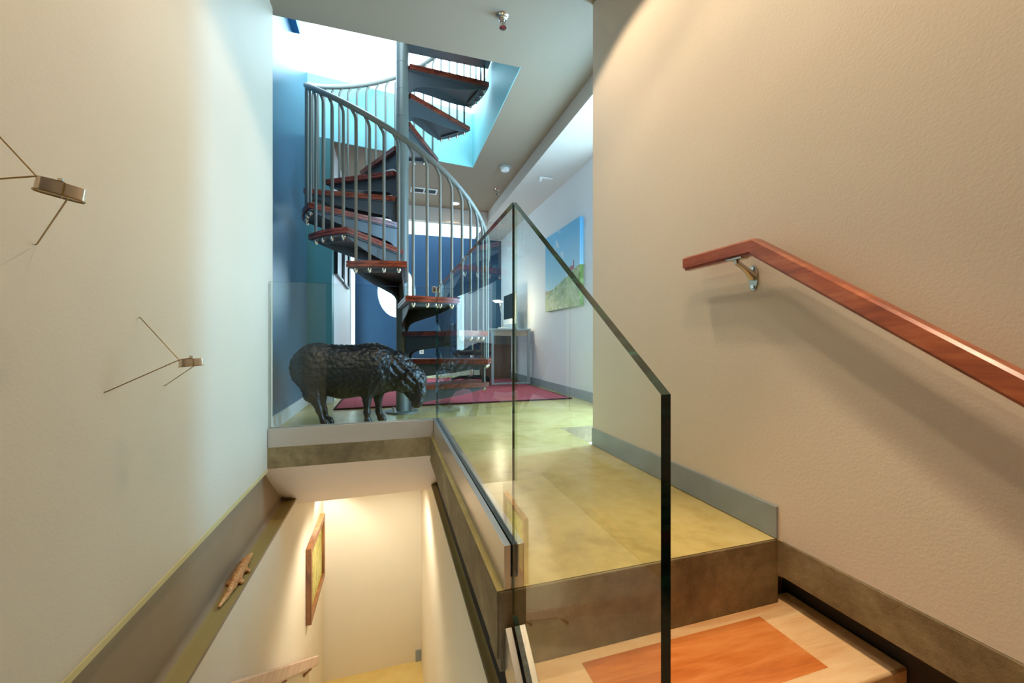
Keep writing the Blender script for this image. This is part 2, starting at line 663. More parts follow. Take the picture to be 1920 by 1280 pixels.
pn.build('window_pane', glass_m, w1o)
# window frames in the two side walls
mb = MB()
for y in (w0, w1 - 0.05):
    mb.box(WL - 0.1, WL + 0.012, y, y + 0.05, wz0, wz1)
mb.box(WL - 0.1, WL + 0.012, w0 + 0.05, w1 - 0.05, wz1 - 0.05, wz1)
mb.box(WL - 0.1, WL + 0.012, w0 + 0.05, w1 - 0.05, wz0, wz0 + 0.06)
w2o = struct(mb.build('window_2', base_paint))
MB().box(WL - 0.06, WL - 0.054, w0 + 0.05, w1 - 0.05, wz0 + 0.06, wz1 - 0.05).build('window_pane', glass_m, w2o)
mb = MB()
for y in (q0, (q0 + q1) / 2 - 0.025, q1 - 0.05):
    mb.box(XO + 0.02, XO + 0.1, y, y + 0.05, qz0, qz1)
for z in (qz0, qz1 - 0.05):
    mb.box(XO + 0.02, XO + 0.1, q0 + 0.05, q1 - 0.05, z, z + 0.05)
w3o = struct(mb.build('window_assumed', base_paint))  # assumed window, hidden behind the corridor's right wall
MB().box(XO + 0.055, XO + 0.061, q0 + 0.05, q1 - 0.05, qz0 + 0.05, qz1 - 0.05).build('window_pane', glass_m, w3o)

# ------------------------------------------------------------------ ceilings
OX0, OX1, OY0, OYL, OYR = XB, 0.911, 2.75, 4.284, 4.494
mb = MB()
up = (0, 0, 0.3)
mb.prism([(-3.6, YN, ZC), (XR + 0.14, YN, ZC), (XR + 0.14, YC, ZC), (1.444, YC, ZC), (1.444, OY0, ZC), (XB - 0.1, OY0, ZC), (XB - 0.1, 2.6, ZC), (XL - 0.14, 2.6, ZC), (XL - 0.14, 0.56, ZC), (-3.6, 0.56, ZC)], up)
mb.prism([(OX1, OY0, ZC), (1.444, OY0, ZC), (1.444, OYR, ZC), (OX1, OYR, ZC)], up)
mb.prism([(OX0 - 0.1, OYL, ZC), (OX1, OYR, ZC), (1.444, OYR, ZC), (1.444, 6.05, ZC), (OX0 - 0.1, 6.05, ZC)], up)
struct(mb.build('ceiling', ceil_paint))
struct(MB().box(1.444, XO + 0.1, YC - 0.1, YB + 0.1, 2.45, 2.9).build('ceiling_right', paint('ceiling_right_paint', (204, 198, 190), 0.6, 0.02, 0.05, 100)))
struct(MB().box(WL - 0.1, 1.444, 5.98, 6.08, 2.39, 2.62).build('trim_4', paint('header_paint', (206, 198, 186), 0.6, 0.02, 0)))
# light shaft above the spiral stair
st = 0.62
SX, SL, SR = 0.906, 4.279, 4.489
mb = MB()
mb.prism([(SX, OY0, ZC + 0.001), (SX + 0.1, OY0, ZC + 0.001), (SX + 0.1, SR + 0.1, ZC + 0.001), (SX, SR + 0.013, ZC + 0.001)], (0, 0, st))
struct(mb.build('wall_shaft_right', shaft_daylight_cyan))
mb = MB()
mb.prism([(OX0, SL, ZC + 0.0015), (SX, SR, ZC + 0.0015), (SX + 0.09, SR + 0.1, ZC + 0.0015), (OX0, SL + 0.1, ZC + 0.0015)], (0, 0, st))
struct(mb.build('wall_shaft_back', shaft_daylight_cyan))
# roof room above: front, and glazing posts
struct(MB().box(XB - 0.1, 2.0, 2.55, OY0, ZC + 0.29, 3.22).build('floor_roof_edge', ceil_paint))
struct(MB().box(XB - 0.02, XB + 0.055, 2.85, 3.66, 3.15, 3.21).build('trim_5', paint('blue_bar', (28, 92, 140), 0.5, 0.05, 0)))  # dark blue bar along the blue wall

# ------------------------------------------------------------------ stairwell below
struct(MB().prism([(-0.71, YE, -0.12), (-0.71, 3.14, -0.537), (-0.71, 5.0, -0.537), (-0.71, 5.0, -0.42), (-0.71, YE + 0.16, -0.12)], (1.08, 0, 0)).build('ceiling_stair_soffit', soffit_paint))
mb = MB()
mb.box(-0.76, -0.618, YN, 4.4, LOW, -0.484)
struct(mb.build('wall_stairwell_left', well_paint))
struct(MB().box(0.313, 0.40, YN, 4.4, LOW, -0.484).build('wall_stairwell_right', well_paint))
struct(MB().box(-0.9, 0.9, 4.24, 4.34, LOW, -0.4).build('wall_stairwell_back', well_paint))
struct(MB().box(-0.9, 0.9, 0.0, 0.06, LOW, FL - 0.1).build('wall_stairwell_front', well_paint))
struct(MB().box(0.255, 0.31, 4.225, 4.238, LOW, LOW + 0.11).build('baseboard_stairwell', base_metal))


def fillet(xw, xf, zt, zb, s):
    """web at xw, flange tip at xf, rounded inside corner"""
    r = 0.03
    pts = [(xw, zt), (xw, zb + r)]
    for i in range(1, 7):
        a = math.pi / 2 * i / 6
        pts.append((xw + s * (r - r * math.cos(a)), zb + r - r * math.sin(a)))
    pts += [(xf, zb), (xf, zb - 0.016), (xw - s * 0.02, zb - 0.016), (xw - s * 0.02, zt)]
    return pts


for nm, xw, xf, s, y0, lab in (('steel_beam', -0.70, -0.616, 1, YN, 'long taupe steel channel beam under the left wall, wooden crocodile on its ledge'),
                               ('steel_beam', 0.345, 0.300, -1, 0.95, 'steel channel beam, its web coloured dark for shade, under the concrete slab edge on the right of the stairwell')):
    mb = MB()
    mb.prism([(x, y0, z) for x, z in fillet(xw, xf, -0.1665 if s < 0 else -0.121, -0.468, s)], (0, 3.10 - y0, 0))
    o = mb.build(nm, [beam_paint if s > 0 else shade_dark, flange_paint])
    for p in o.data.polygons:
        if p.normal.z > 0.8:
            p.material_index = 1
    tag(o, lab, 'beam')

# ------------------------------------------------------------------ baseboards
struct(MB().box(XR - 0.008, XR, YS - 0.005, YC, 0.002, 0.1).build('baseboard_right', base_metal, bevel=0.001))
struct(MB().box(XB, XB + 0.014, 2.70, YP, 0, 0.1).build('baseboard_left', base_paint, bevel=0.002))
struct(MB().box(XB + 0.014, WL + 0.01, YP - 0.012, YP, 0, 0.1).build('baseboard_pier', base_paint, bevel=0.002))
struct(MB().box(XO - 0.012, XO, YC, YB, 0, 0.1).build('baseboard_office', base_metal, bevel=0.002))
struct(MB().box(WL, XO - 0.012, YB - 0.012, YB, 0, 0.1).build('baseboard_back', base_paint, bevel=0.002))

# ------------------------------------------------------------------ wooden steps
for i, (ya, yb, z, lab) in enumerate(((0.655, YS + 0.03, -0.1965, 'top wooden step, pale maple with a red cherry panel inlaid, under the concrete edge'),
                                      (0.375, 0.672, -0.39, 'second wooden step down, its corner just showing at the lower right'))):
    t = thing('stair_step', lab, 'step', (0.73, (ya + yb) / 2, z - 0.045), 0, 'wooden steps up to the landing')
    MB().box(0.335 if i == 0 else 0.325, XR + 0.08, ya, yb, z - 0.045, z).build('tread', maple, t, 0.006)
    MB().box(0.46, 1.037, ya + 0.058, yb - 0.066, z - 0.003, z + 0.0006).build('inlay', inlay_wood, t)
    MB().box(0.335, XR + 0.08, yb - 0.03, yb - 0.012, z - 0.24, z - 0.046).build('riser', maple, t)

# ------------------------------------------------------------------ glass balustrade


def glass_panel(pts, vec, label, joint=None, seal=False):
    mb = MB()
    mb.prism(pts, vec)
    o = mb.build('glass_balustrade', [glass_m, glass_edge, glass_joint])
    d = Vector(vec).normalized()
    for p in o.data.polygons:
        p.material_index = 0 if abs(p.normal.dot(d)) > 0.9 else 1
        if joint is not None and abs(p.center.y - joint) < 0.004 and abs(p.normal.y) > 0.9:
            p.material_index = 2
    if seal:
        MB().box(0.2878, 0.2935, 0.9352, 0.9363, -0.06, 0.949).build('joint_seal', seal_m, o)
    return tag(o, label, 'glass panel', 'glass balustrade panels')


glass_panel([(XL + 0.008, 2.614, 0.03), (0.283, 2.614, 0.03), (0.283, 2.614, 0.958), (XL + 0.008, 2.614, 0.958)], (0, 0.012, 0),
            'clear glass panel across the stairwell in front of the black sheep')
glass_panel([(0.2875, 0.9365, 0.03), (0.2875, 2.626, 0.03), (0.2875, 2.626, 0.952), (0.2875, 0.9365, 0.952)], (0.013, 0, 0),
            'long clear glass panel along the landing edge with a level top', 0.9365, True)
glass_panel([(0.2875, 0.374, -0.46), (0.2875, 0.935, -0.065), (0.2875, 0.935, 0.950), (0.2875, 0.374, 0.551)], (0.013, 0, 0),
            'nearest glass panel with sloping top and thick dark green edge', 0.935)


def shoe(p0, p1, hgt, w, label, mat, slot=0.018):
    """U channel from p0 to p1 (bottom centre points), open upwards"""
    p0, p1 = Vector(p0), Vector(p1)
    d = p1 - p0
    side = Vector((-d.y, d.x, 0)).normalized() if abs(d.z) < 1e-6 else Vector((1, 0, 0))
    zz = Vector((0, 0, 1))
    prof = [(-w / 2, 0), (w / 2, 0), (w / 2, hgt), (slot / 2, hgt), (slot / 2, 0.03), (-slot / 2, 0.03), (-slot / 2, hgt), (-w / 2, hgt)]
    t = thing('glass_shoe', label, 'glazing channel', p0, 0, 'aluminium channels holding the glass')
    mb = MB()
    mb.prism([p0 + side * a + zz * b for a, b in prof], d)
    mb.build('channel', mat, t, 0.0012)
    mb = MB()
    for s in (-1, 1):
        mb.prism([p0 + side * a + zz * b for a, b in ((s * 0.0072, 0.032), (s * (slot / 2 - 0.0002), 0.032), (s * (slot / 2 - 0.0002), hgt - 0.004), (s * 0.0072, hgt - 0.004))], d)
    mb.build('gasket', rubber, t)
    return t


shoe((XL + 0.002, 2.62, 0), (0.267, 2.62, 0), 0.109, 0.058, 'short aluminium channel across the stairwell under the glass before the sheep', alu)
shoe((0.294, YS - 0.001, 0), (0.294, 2.649, 0), 0.109, 0.052, 'long level aluminium channel on the concrete edge of the landing', alu_y)
shoe((0.294, 0.372, -0.595), (0.294, 0.931, -0.196), 0.109, 0.052, 'sloping aluminium channel beside the wooden steps at the bottom of the photo', alu_y)
t = thing('glass_clip', 'small brass coloured clip joining the tops of two glass panels', 'clip', (0.286, 2.612, 0.945))
MB().box(0.262, 0.2855, 2.604, 2.636, 0.928, 0.965).build('jaw', nickel, t, 0.003)
MB().box(0.2872, 0.31, 2.602, 2.632, 0.926, 0.962).build('jaw', nickel, t, 0.003)

# ------------------------------------------------------------------ spiral staircase
PX, PY, PR, RISE, STEP = 0.1038, 3.5793, 0.7716, 0.2312, 30.0
A4 = -89.81 + 15.0
stair = thing('spiral_staircase', 'grey metal spiral staircase with red wooden treads rising through the ceiling opening', 'spiral staircase', (PX, PY, 0))
mb = MB()
mb.lathe([(0.051, 0.0), (0.051, 4.2)], (PX, PY, 0), 32)
for k in range(1, 15):
    mb.lathe([(0.0530, k * RISE - 0.229), (0.0530, k * RISE - 0.001)], (PX, PY, 0), 32)
mb.build('centre_pole', stair_grey, stair)
mb = MB()
mb.lathe([(0.135, 0.0), (0.135, 0.012), (0.132, 0.014)], (PX, PY, 0.0), 40)
bp = mb.build('base_plate', stair_grey, stair)
for k in range(4):
    a = R(45 + 90 * k)
    MB().lathe([(0.011, 0.012), (0.011, 0.022), (0.006, 0.023), (0.006, 0.034), (0.003, 0.036)], (PX + 0.105 * math.cos(a), PY + 0.105 * math.sin(a), 0), 6).build('bolt', chrome, bp)

HALF = R(STEP / 2 + 0.35)
IX, IY = 0.05, 0.056


def outline(rr, inset=0.0, n=14):
    c = Vector((IX, IY)), Vector((rr * math.cos(HALF), rr * math.sin(HALF)))
    d = (c[1] - c[0]).normalized()
    nrm = Vector((d.y, -d.x))
    pts = [(c[0] + nrm * inset), (c[1] + nrm * inset)]
    a1 = math.atan2(pts[1].y, pts[1].x)
    right = [(IX, pts[0].y)] if inset else [(IX, IY)]
    arc = [(rr * math.cos(a1 - 2 * a1 * i / n), rr * math.sin(a1 - 2 * a1 * i / n)) for i in range(n + 1)]
    left = right + arc + [(right[0][0], -right[0][1])]
    return left, pts, d, nrm


def tread_meshes():
    wd = MB()
    o1 = outline(PR)[0]
    o2 = outline(PR - 0.005, 0.005)[0]
    wd.prism([(x, y, -0.018) for x, y in o1], (0, 0, 0.018))
    wd.prism([(x, y, -0.022) for x, y in o2], (0, 0, 0.005))
    wd.prism([(x, y, -0.040) for x, y in o1], (0, 0, 0.0185))
    br = MB()
    o3 = outline(PR - 0.012, 0.012)[0]
    br.prism([(x, y, -0.0475) for x, y in o3], (0, 0, 0.0072))
    for s in (1, -1):
        _, pts, d, nrm = outline(PR - 0.01, 0.03)
        base = pts[0]
        L = 0.62
        prof = [(-0.02, -0.047), (L + 0.05, -0.047), (L + 0.05, -0.056), (L, -0.072), (L - 0.08, -0.092), (0.42, -0.115), (0.26, -0.135), (0.12, -0.155), (0.06, -0.172), (0.03, -0.196), (0.015, -0.232), (-0.02, -0.232)]
        P3 = [(base.x + d.x * q, s * (base.y + d.y * q), z) for q, z in prof]
        br.prism(P3, (nrm.x * 0.006, s * nrm.y * 0.006, 0))
        # folded outer end
    br.prism([(PR - 0.10, -0.11, -0.066), (PR - 0.10, 0.11, -0.066), (PR - 0.095, 0.11, -0.047), (PR - 0.095, -0.11, -0.047)], (0.006, 0, 0))
    return wd, br


wd, br = tread_meshes()
w_proto = wd.build('tread', tread_wood)
b_proto = br.build('bracket', stair_dark)
mb = MB()
mb.lathe([(0.017, -0.0478), (0.017, -0.062), (0.0135, -0.066), (0.0125, -0.072), (0.005, -0.079)], (0, 0, 0), 12)
bolt_proto = mb.build('bolt', chrome)
BR = 0.741


def zrail(deg):
    return 1.997 + (-90 - deg) / STEP * RISE


OFF = [-11.25, -3.75, 3.75, 11.25]
first = True
for k in range(1, 14):
    ang = A4 - STEP * (k - 4)
    w = w_proto if first else w_proto.copy()
    b = b_proto if first else b_proto.copy()
    if not first:
        C.objects.link(w)
        C.objects.link(b)
    w.parent = stair
    w.location = (0, 0, k * RISE)
    w.rotation_euler = (0, 0, R(ang))
    b.parent = w
    for o in OFF:
        q = bolt_proto if (first and o == OFF[0]) else bolt_proto.copy()
        if q is not bolt_proto:
            C.objects.link(q)
        q.parent = w
        q.location = (BR * math.cos(R(o)), BR * math.sin(R(o)), 0)
        if k == 14:
            continue
        a = ang + o
        if k == 1 and o > -10:
            continue
        zt = zrail(a)
        zb = k * RISE
        pts = []

        def cp(deg, z):
            return (PX + BR * math.cos(R(deg)), PY + BR * math.sin(R(deg)), z)
        pts = [cp(a, zb - 0.03), cp(a, (zb + zt) / 2), cp(a, zt - 0.085), cp(a - 0.2, zt - 0.06), cp(a - 0.8, zt - 0.038), cp(a - 1.9, zt - 0.014), cp(a - 3.2, zrail(a - 3.2) - 0.006)]
        MB().tube(pts, 0.0102, 10).build('baluster', stair_grey, stair)
    first = False
h0, h1 = 6.0, -352.0
nh = 180
pts = []
for i in range(nh + 1):
    d = h0 + (h1 - h0) * i / nh
    pts.append((PX + BR * math.cos(R(d)), PY + BR * math.sin(R(d)), zrail(d)))
MB().tube(pts, 0.0205, 14).build('handrail', stair_grey, stair)
np_ = (PX + BR * math.cos(R(h0)), PY + BR * math.sin(R(h0)))
MB().lathe([(0.017, RISE), (0.017, zrail(h0))], (np_[0], np_[1], 0), 16).build('newel_post', stair_grey, stair)
# landing platform at the top
MB().prism([(PX + 0.02, PY + 0.075, 3.175), (PX + PR + 0.012, PY + 0.075, 3.175), (PX + PR + 0.012, 2.76, 3.175), (PX + 0.02, 2.76, 3.175)], (0, 0, 0.06)).build('platform', stair_dark, stair)

# ------------------------------------------------------------------ black sheep
SY = 3.06


def sp(u, v, dy=0.0):
    return tuple(at_y(u, v, SY + dy))


def rp(px):
    return px * 0.00386


def seg(u0, v0, r0, u1, v1, r1, dy0=0.0, dy1=None, ys=1.0):
    dy1 = dy0 if dy1 is None else dy1
    return (sp(u0, v0, dy0), rp(r0), sp(u1, v1, dy1), rp(r1), ys)


def foot(u, dy):
    q = at_y(u, 790, SY + dy)
    return (q.x, q.y, 0.004)


bodyp = [
    seg(596, 689, 45, 645, 697, 47.5, 0, ys=0.80),
    seg(645, 697, 47.5, 700, 692, 49, 0, ys=0.80),
    seg(700, 692, 47, 737, 695, 37, 0, -0.01, ys=0.78),
    seg(737, 695, 37, 760, 706, 29, -0.01, -0.03, ys=0.78),
    seg(760, 706, 28, 780, 711, 20, -0.03, -0.04, ys=0.82),
    seg(590, 710, 29, 585, 738, 15.5, -0.05, -0.07, ys=0.8),
    seg(592, 712, 28, 598, 742, 14, 0.06, 0.07, ys=0.8),
    seg(690, 728, 18, 688, 748, 8, -0.06, -0.07, ys=0.9),
    seg(708, 728, 17, 709, 748, 7.6, 0.055, 0.06, ys=0.9),
    seg(557, 682, 8, 556, 706, 5, 0.0),
]
limb = [
    # face: narrow wedge, brow, cheek, muzzle, lips
    seg(781, 712, 18, 787, 735, 12.5, -0.04, -0.045, ys=0.85),
    seg(787, 735, 12.5, 785, 754, 8.6, -0.045, -0.05, ys=0.9),
    seg(785, 752, 8.6, 781, 757, 8.0, -0.05, -0.05),
    seg(768, 728, 14, 779, 750, 8.5, -0.035, -0.05, ys=0.8),
    seg(778, 757, 6.5, 783, 760, 6.0, -0.05, -0.05),
    # brows over the eyes
    seg(783, 715, 5, 793, 722, 4, -0.092, -0.075),
    seg(783, 715, 5, 793, 722, 4, 0.015, 0.0),
    # ears hanging back
    seg(777, 699, 5, 769, 703, 8, -0.09, -0.135, ys=0.55),
    seg(769, 703, 8, 765, 713, 5.5, -0.135, -0.15, ys=0.5),
    seg(765, 713, 5.5, 765, 719, 2, -0.15, -0.15, ys=0.5),
    seg(776, 700, 5, 772, 710, 6, 0.05, 0.07),
]
for u0, v0, r0, u1, v1, r1, d0, du, r2 in ((586, 736, 13, 598, 767, 5.0, -0.07, 12, 4.2), (598, 740, 12, 607, 766, 4.9, 0.07, 10, 4.2),
                                          (688, 748, 7.8, 688, 772, 5.2, -0.07, 1, 4.9), (709, 748, 7.4, 710, 771, 5.2, 0.06, 5, 4.9)):
    limb.append(seg(u0, v0, r0, u1, v1, r1, d0))
    a = sp(u1, v1, d0)
    f = foot(u1 + du, d0)
    mid = tuple((a[i] * 0.4 + f[i] * 0.6) for i in range(3))
    limb.append((a, rp(r1 + 0.9), (a[0] + 0.002, a[1], a[2] - 0.01), rp(r1 + 0.5), 1.0))
    limb.append((a, rp(r1), mid, rp(r2), 1.0))
    limb.append((mid, rp(r2), (f[0] + 0.004, f[1], 0.05), rp(r2 + 1.0), 1.0))
    limb.append(((f[0] + 0.004, f[1], 0.045), rp(r2 + 0.8), (f[0] + 0.014, f[1], 0.027), rp(r2 + 1.1), 1.0))


def cells(X, Y, Z, sc, seed):
    """curly-fleece pattern: distance to jittered cell centres"""
    x, y, z = X * sc, Y * sc, Z * sc
    ix, iy, iz = np.floor(x), np.floor(y), np.floor(z)
    best = np.full(X.shape, 9.0)
    for i in (-1, 0, 1):
        for j in (-1, 0, 1):
            for k in (-1, 0, 1):
                cx, cy, cz_ = ix + i, iy + j, iz + k
                h = np.sin(cx * 127.1 + cy * 311.7 + cz_ * 74.7 + seed) * 43758.5453
                h2 = np.sin(cx * 269.5 + cy * 183.3 + cz_ * 246.1 + seed) * 43758.5453
                h3 = np.sin(cx * 113.5 + cy * 271.9 + cz_ * 124.6 + seed) * 43758.5453
                d = (cx + (h - np.floor(h)) - x) ** 2 + (cy + (h2 - np.floor(h2)) - y) ** 2 + (cz_ + (h3 - np.floor(h3)) - z) ** 2
                best = np.minimum(best, d)
    return np.sqrt(best)


hd = sp(781, 712, -0.04)
fc = sp(789, 738, -0.045)


def wool(X, Y, Z):
    w = 0.55 - cells(X, Y, Z, 38, 1.3)
    fold = np.sin(120 * (X * 0.72 + Z * 0.70)) * np.clip((X + 0.02) / 0.06, 0, 1) * np.clip((0.215 - X) / 0.05, 0, 1)
    mask = np.clip((Z - 0.20) / 0.06, 0, 1)
    face = np.clip(((X - fc[0]) * 0.55 - (Z - fc[2]) * 0.85 + 0.035) / 0.03, 0, 1) * (X > hd[0] - 0.06)
    front = 0.8 + 0.5 * np.clip((X - 0.0) / 0.12, 0, 1)
    # mouth line across the muzzle
    lip = np.exp(-(((Z - (0.125 + 0.25 * (X - fc[0]))) / 0.004) ** 2)) * np.clip((X - fc[0] + 0.055) / 0.02, 0, 1)
    return -(0.0160 * w * front + 0.0045 * fold) * np.clip(mask, 0.12, 1) * (1 - 0.95 * face) + 0.005 * lip


sheep = sdf_build('sheep_statue', [p + (0.03,) for p in bodyp] + [p + (0.012,) for p in limb], sheep_m, 0.0062, 0.03, wool, loc=(sp(645, 790)[0], SY, 0))
tag(sheep, 'life size black sheep statue with lowered head behind the glass', 'statue')
for dy, sg in ((-0.101, -1), (0.012, 1)):
    p = Vector(sp(786, 727, dy))
    MB().lathe([(0.001, -0.010), (0.006, -0.008), (0.010, 0), (0.006, 0.008), (0.001, 0.010)], p, 16, 'y').build('eye', eye_m, sheep)

# ------------------------------------------------------------------ wooden crocodile on the ledge
cz = -0.468
cxs = -0.655
cp_ = []


def cs(y, z, r):
    return ((cxs + 0.005 * math.sin((y - 1.6) * 14), y + 0.293, cz + z), r * 0.92)


chain = [cs(1.585, 0.012, 0.006), cs(1.64, 0.016, 0.011), cs(1.71, 0.021, 0.015), cs(1.77, 0.026, 0.020), cs(1.83, 0.027, 0.021), cs(1.87, 0.026, 0.016), cs(1.905, 0.027, 0.018), cs(1.95, 0.022, 0.011), cs(1.985, 0.019, 0.008)]
for (a, ra), (b, rb) in zip(chain, chain[1:]):
    cp_.append((a, ra, b, rb, 1.0))
for y in (2.053, 2.143):
    for s in (-1, 1):
        cp_.append(((cxs + s * 0.012, y, cz + 0.02), 0.008, (cxs + s * 0.026, y - 0.012, cz + 0.012), 0.0065, 1.0))
        cp_.append(((cxs + s * 0.026, y - 0.012, cz + 0.012), 0.006, (cxs + s * 0.027, y + 0.008, cz + 0.006), 0.005, 1.0))


def scales(X, Y, Z):
    return -0.0026 * np.sin(Y * 420) * np.sin(X * 380 + 0.8) * np.clip((Z - cz - 0.02) / 0.01, 0, 1)


croc = sdf_build('crocodile_figurine', cp_, croc_wood, 0.0024, 0.008, scales, 0.01, loc=(cxs, 2.073, cz))
tag(croc, 'small carved wooden crocodile on the steel ledge under the left wall', 'figurine')

# ------------------------------------------------------------------ wire sculptures on the left wall


def wire_piece(c, legs, label, s=1.0, tilt=0.0, bigger=1.0):
    c = Vector(c)
    t = thing('wall_sculpture', label, 'wall sculpture', c, 0, 'wire sculptures on the left wall')
    L, W, Hh = 0.027 * bigger, 0.014 * bigger, 0.0095 * bigger

    def rr(scale=1.0, n=36):
        out = []
        for i in range(n):
            a = 2 * math.pi * i / n
            ca, sa = math.cos(a), math.sin(a)
            out.append((L * scale * math.copysign(abs(ca) ** 0.55, ca), W * scale * math.copysign(abs(sa) ** 0.55, sa)))
        return out
    rot = Matrix.Rotation(tilt, 4, 'Y') @ Matrix.Rotation(R(-56), 4, 'Z')

    def tr(x, y, z):
        return c + (rot @ Vector((y, x, z)))
    mb = MB()
    A, B_ = rr(), rr(0.9)
    va = [mb.bm.verts.new(tr(x, y, -Hh)) for x, y in A]
    vb = [mb.bm.verts.new(tr(x, y, Hh)) for x, y in A]
    ia = [mb.bm.verts.new(tr(x, y, -Hh)) for x, y in B_]
    ib = [mb.bm.verts.new(tr(x, y, Hh)) for x, y in B_]
    n = len(A)
    for i in range(n):
        j = (i + 1) % n
        for q in ([va[i], va[j], vb[j], vb[i]], [ia[j], ia[i], ib[i], ib[j]], [vb[i], vb[j], ib[j], ib[i]], [va[j], va[i], ia[i], ia[j]]):
            f = mb.face(q)
            f.smooth = True
    mb.build('metal_loop', silver_m, t)
    mb = MB()
    mb.tube([tr(x, y, -Hh - 0.001) for x, y in rr(1.02)], 0.0013, 6, closed=True)
    mb.build('wire_hoop', wire_m, t)
    starts = [tr(-L * 0.95, 0, Hh), tr(-L * 0.9, W * 0.5, Hh), tr(L * 0.35, 0, -Hh)]
    for st_, e in zip(starts, legs):
        e = Vector(e)
        MB().tube([e + Vector((-0.004, 0, 0)), e + Vector((0.003, 0, 0)), st_ + (e - st_) * 0.04, st_], 0.0013, 6).build('wire', wire_m, t)
    mb = MB()
    mb.tube([starts[1], tr(0, W * 0.6, Hh + 0.002), tr(L * 0.1, W, Hh), tr(L * 0.1, W + 0.001, -Hh), tr(L * 0.1, -W, -Hh - 0.001)], 0.0012, 6)
    mb.build('wire_wrap', wire_m, t)
    MB().box(c.x - 0.003, c.x + 0.003, c.y - 0.002, c.y + 0.004, c.z + Hh, c.z + Hh + 0.009).build('peg', silver_m, t)
    return t


wire_piece((-0.535, 1.335, 0.552), [(XL, 1.37, 0.677), (XL, 1.2286, 0.4856), (XL, 1.4985, 0.4727)],
           'small silver loop held off the wall by three wires, lower right of the pair', tilt=R(-4))
wire_piece((-0.535, 0.872, 0.868), [(XL, 0.885, 1.01), (XL, 0.735, 0.802), (XL, 1.029, 0.802)],
           'larger looking silver loop on wires at the left edge of the photo', tilt=R(9), bigger=1.08)

# ------------------------------------------------------------------ cherry handrail on the right wall
t = thing('handrail', 'cherry wood handrail sloping down along the right wall beside the steps', 'handrail', (1.08, 0.9, 0.9))


def rail_run(pts, w, hgt, xc):
    """rail of rectangular section with bevelled top, mitred between runs; pts are (y, z) of the top centre"""
    mb = MB()
    prof = [(-w / 2, -hgt), (-w / 2, -0.006), (-w / 2 + 0.006, 0), (w / 2 - 0.006, 0), (w / 2, -0.006), (w / 2, -hgt), (w / 2 - 0.01, -hgt), (w / 2 - 0.01, -hgt - 0.008), (-w / 2 + 0.01, -hgt - 0.008), (-w / 2 + 0.01, -hgt)]
    rings = []
    P = [Vector((y, z)) for y, z in pts]
    for i, p in enumerate(P):
        if i == 0:
            d = (P[1] - P[0]).normalized()
            nn = Vector((-d.y, d.x))
            sc = 1
        elif i == len(P) - 1:
            d = (P[-1] - P[-2]).normalized()
            nn = Vector((-d.y, d.x))
            sc = 1
        else:
            d0, d1 = (P[i] - P[i - 1]).normalized(), (P[i + 1] - P[i]).normalized()
            n0, n1 = Vector((-d0.y, d0.x)), Vector((-d1.y, d1.x))
            nn = (n0 + n1).normalized()
            sc = 1 / nn.dot(n0)
        if nn.y < 0:
            nn = -nn
        rings.append([mb.bm.verts.new((xc + a, p.x + nn.x * b * sc, p.y + nn.y * b * sc)) for a, b in prof])
    n = len(prof)
    for A, B in zip(rings, rings[1:]):
        for k in range(n):
            mb.face([A[k], A[(k + 1) % n], B[(k + 1) % n], B[k]])
    mb.face(rings[0][::-1])
    mb.face(rings[-1])
    return mb


XH = 1.075
rail_run([(1.245, 0.925), (0.945, 0.925), (-0.9, 0.925 - 1.845 * 0.69)], 0.042, 0.040, XH).build('rail', cherry, t)
mb = MB()
by = 1.02
mb.box(XH - 0.016, XH + 0.016, by - 0.03, by + 0.03, 0.8740, 0.8790)
mb.tube([(XH, by, 0.8755), (XH, by, 0.8655), (XH + 0.02, by, 0.8555), (XH + 0.045, by, 0.8395), (XR - 0.006, by, 0.8235)], [0.009, 0.009, 0.008, 0.010, 0.017], 12)
mb.prism([(XR - 0.005, by + 0.016 * math.cos(a), 0.8195 + 0.042 * math.sin(a)) for a in [2 * math.pi * i / 24 for i in range(24)]], (0.005, 0, 0))
bk = mb.build('bracket', nickel, t)
for dz in (-0.03, 0.03):
    MB().lathe([(0.006, -0.004), (0.006, 0.0), (0.003, 0.001)], (XR - 0.0055, by, 0.8195 + dz), 10, 'x').build('screw', chrome, bk)

# ------------------------------------------------------------------ handrail and picture in the stairwell
t = thing('handrail', 'pale wooden handrail descending in the stairwell below', 'handrail', (-0.57, 3.0, -1.6))
rail_run([(1.2, -0.29), (3.52, -0.29 - 2.32 * 0.70)], 0.045, 0.058, -0.565).build('rail', wood('rail_in_shade', (186, 150, 128), (206, 172, 150), (218, 188, 168), (11, 1.6, 11), 0.4), t)
for y in (2.55, 3.3):
    z = -0.29 - (y - 1.2) * 0.70 - 0.075
    mb = MB()
    mb.tube([(-0.565, y, z), (-0.565, y, z - 0.012), (-0.59, y, z - 0.03), (-0.616, y, z - 0.05)], [0.006, 0.006, 0.007, 0.013], 10)
    mb.build('bracket', frame_wood, t)

t = thing('framed_picture', 'wood framed yellow green picture on the stairwell wall below the landing', 'picture', (-0.6, 3.72, -1.25))
fy0, fy1, fz0, fz1 = 3.38, 4.06, -1.57, -0.985
mb = MB()
fw = 0.05
for y0, y1, z0, z1 in ((fy0, fy1, fz1 - fw, fz1), (fy0, fy1, fz0, fz0 + fw), (fy0, fy0 + fw, fz0 + fw, fz1 - fw), (fy1 - fw, fy1, fz0 + fw, fz1 - fw)):
    mb.box(-0.617, -0.577, y0, y1, z0, z1)
mb.build('frame', frame_wood, t, 0.003)


def art_mat(name, stops, scale):
    m, nt, b = new_mat(name)
    v = coords(nt)
    nt.links.new(ramp(nt, noise(nt, v, scale, 5, 0.6, 1.5), stops), b.inputs['Base Color'])
    b.inputs['Roughness'].default_value = 0.5
    return m


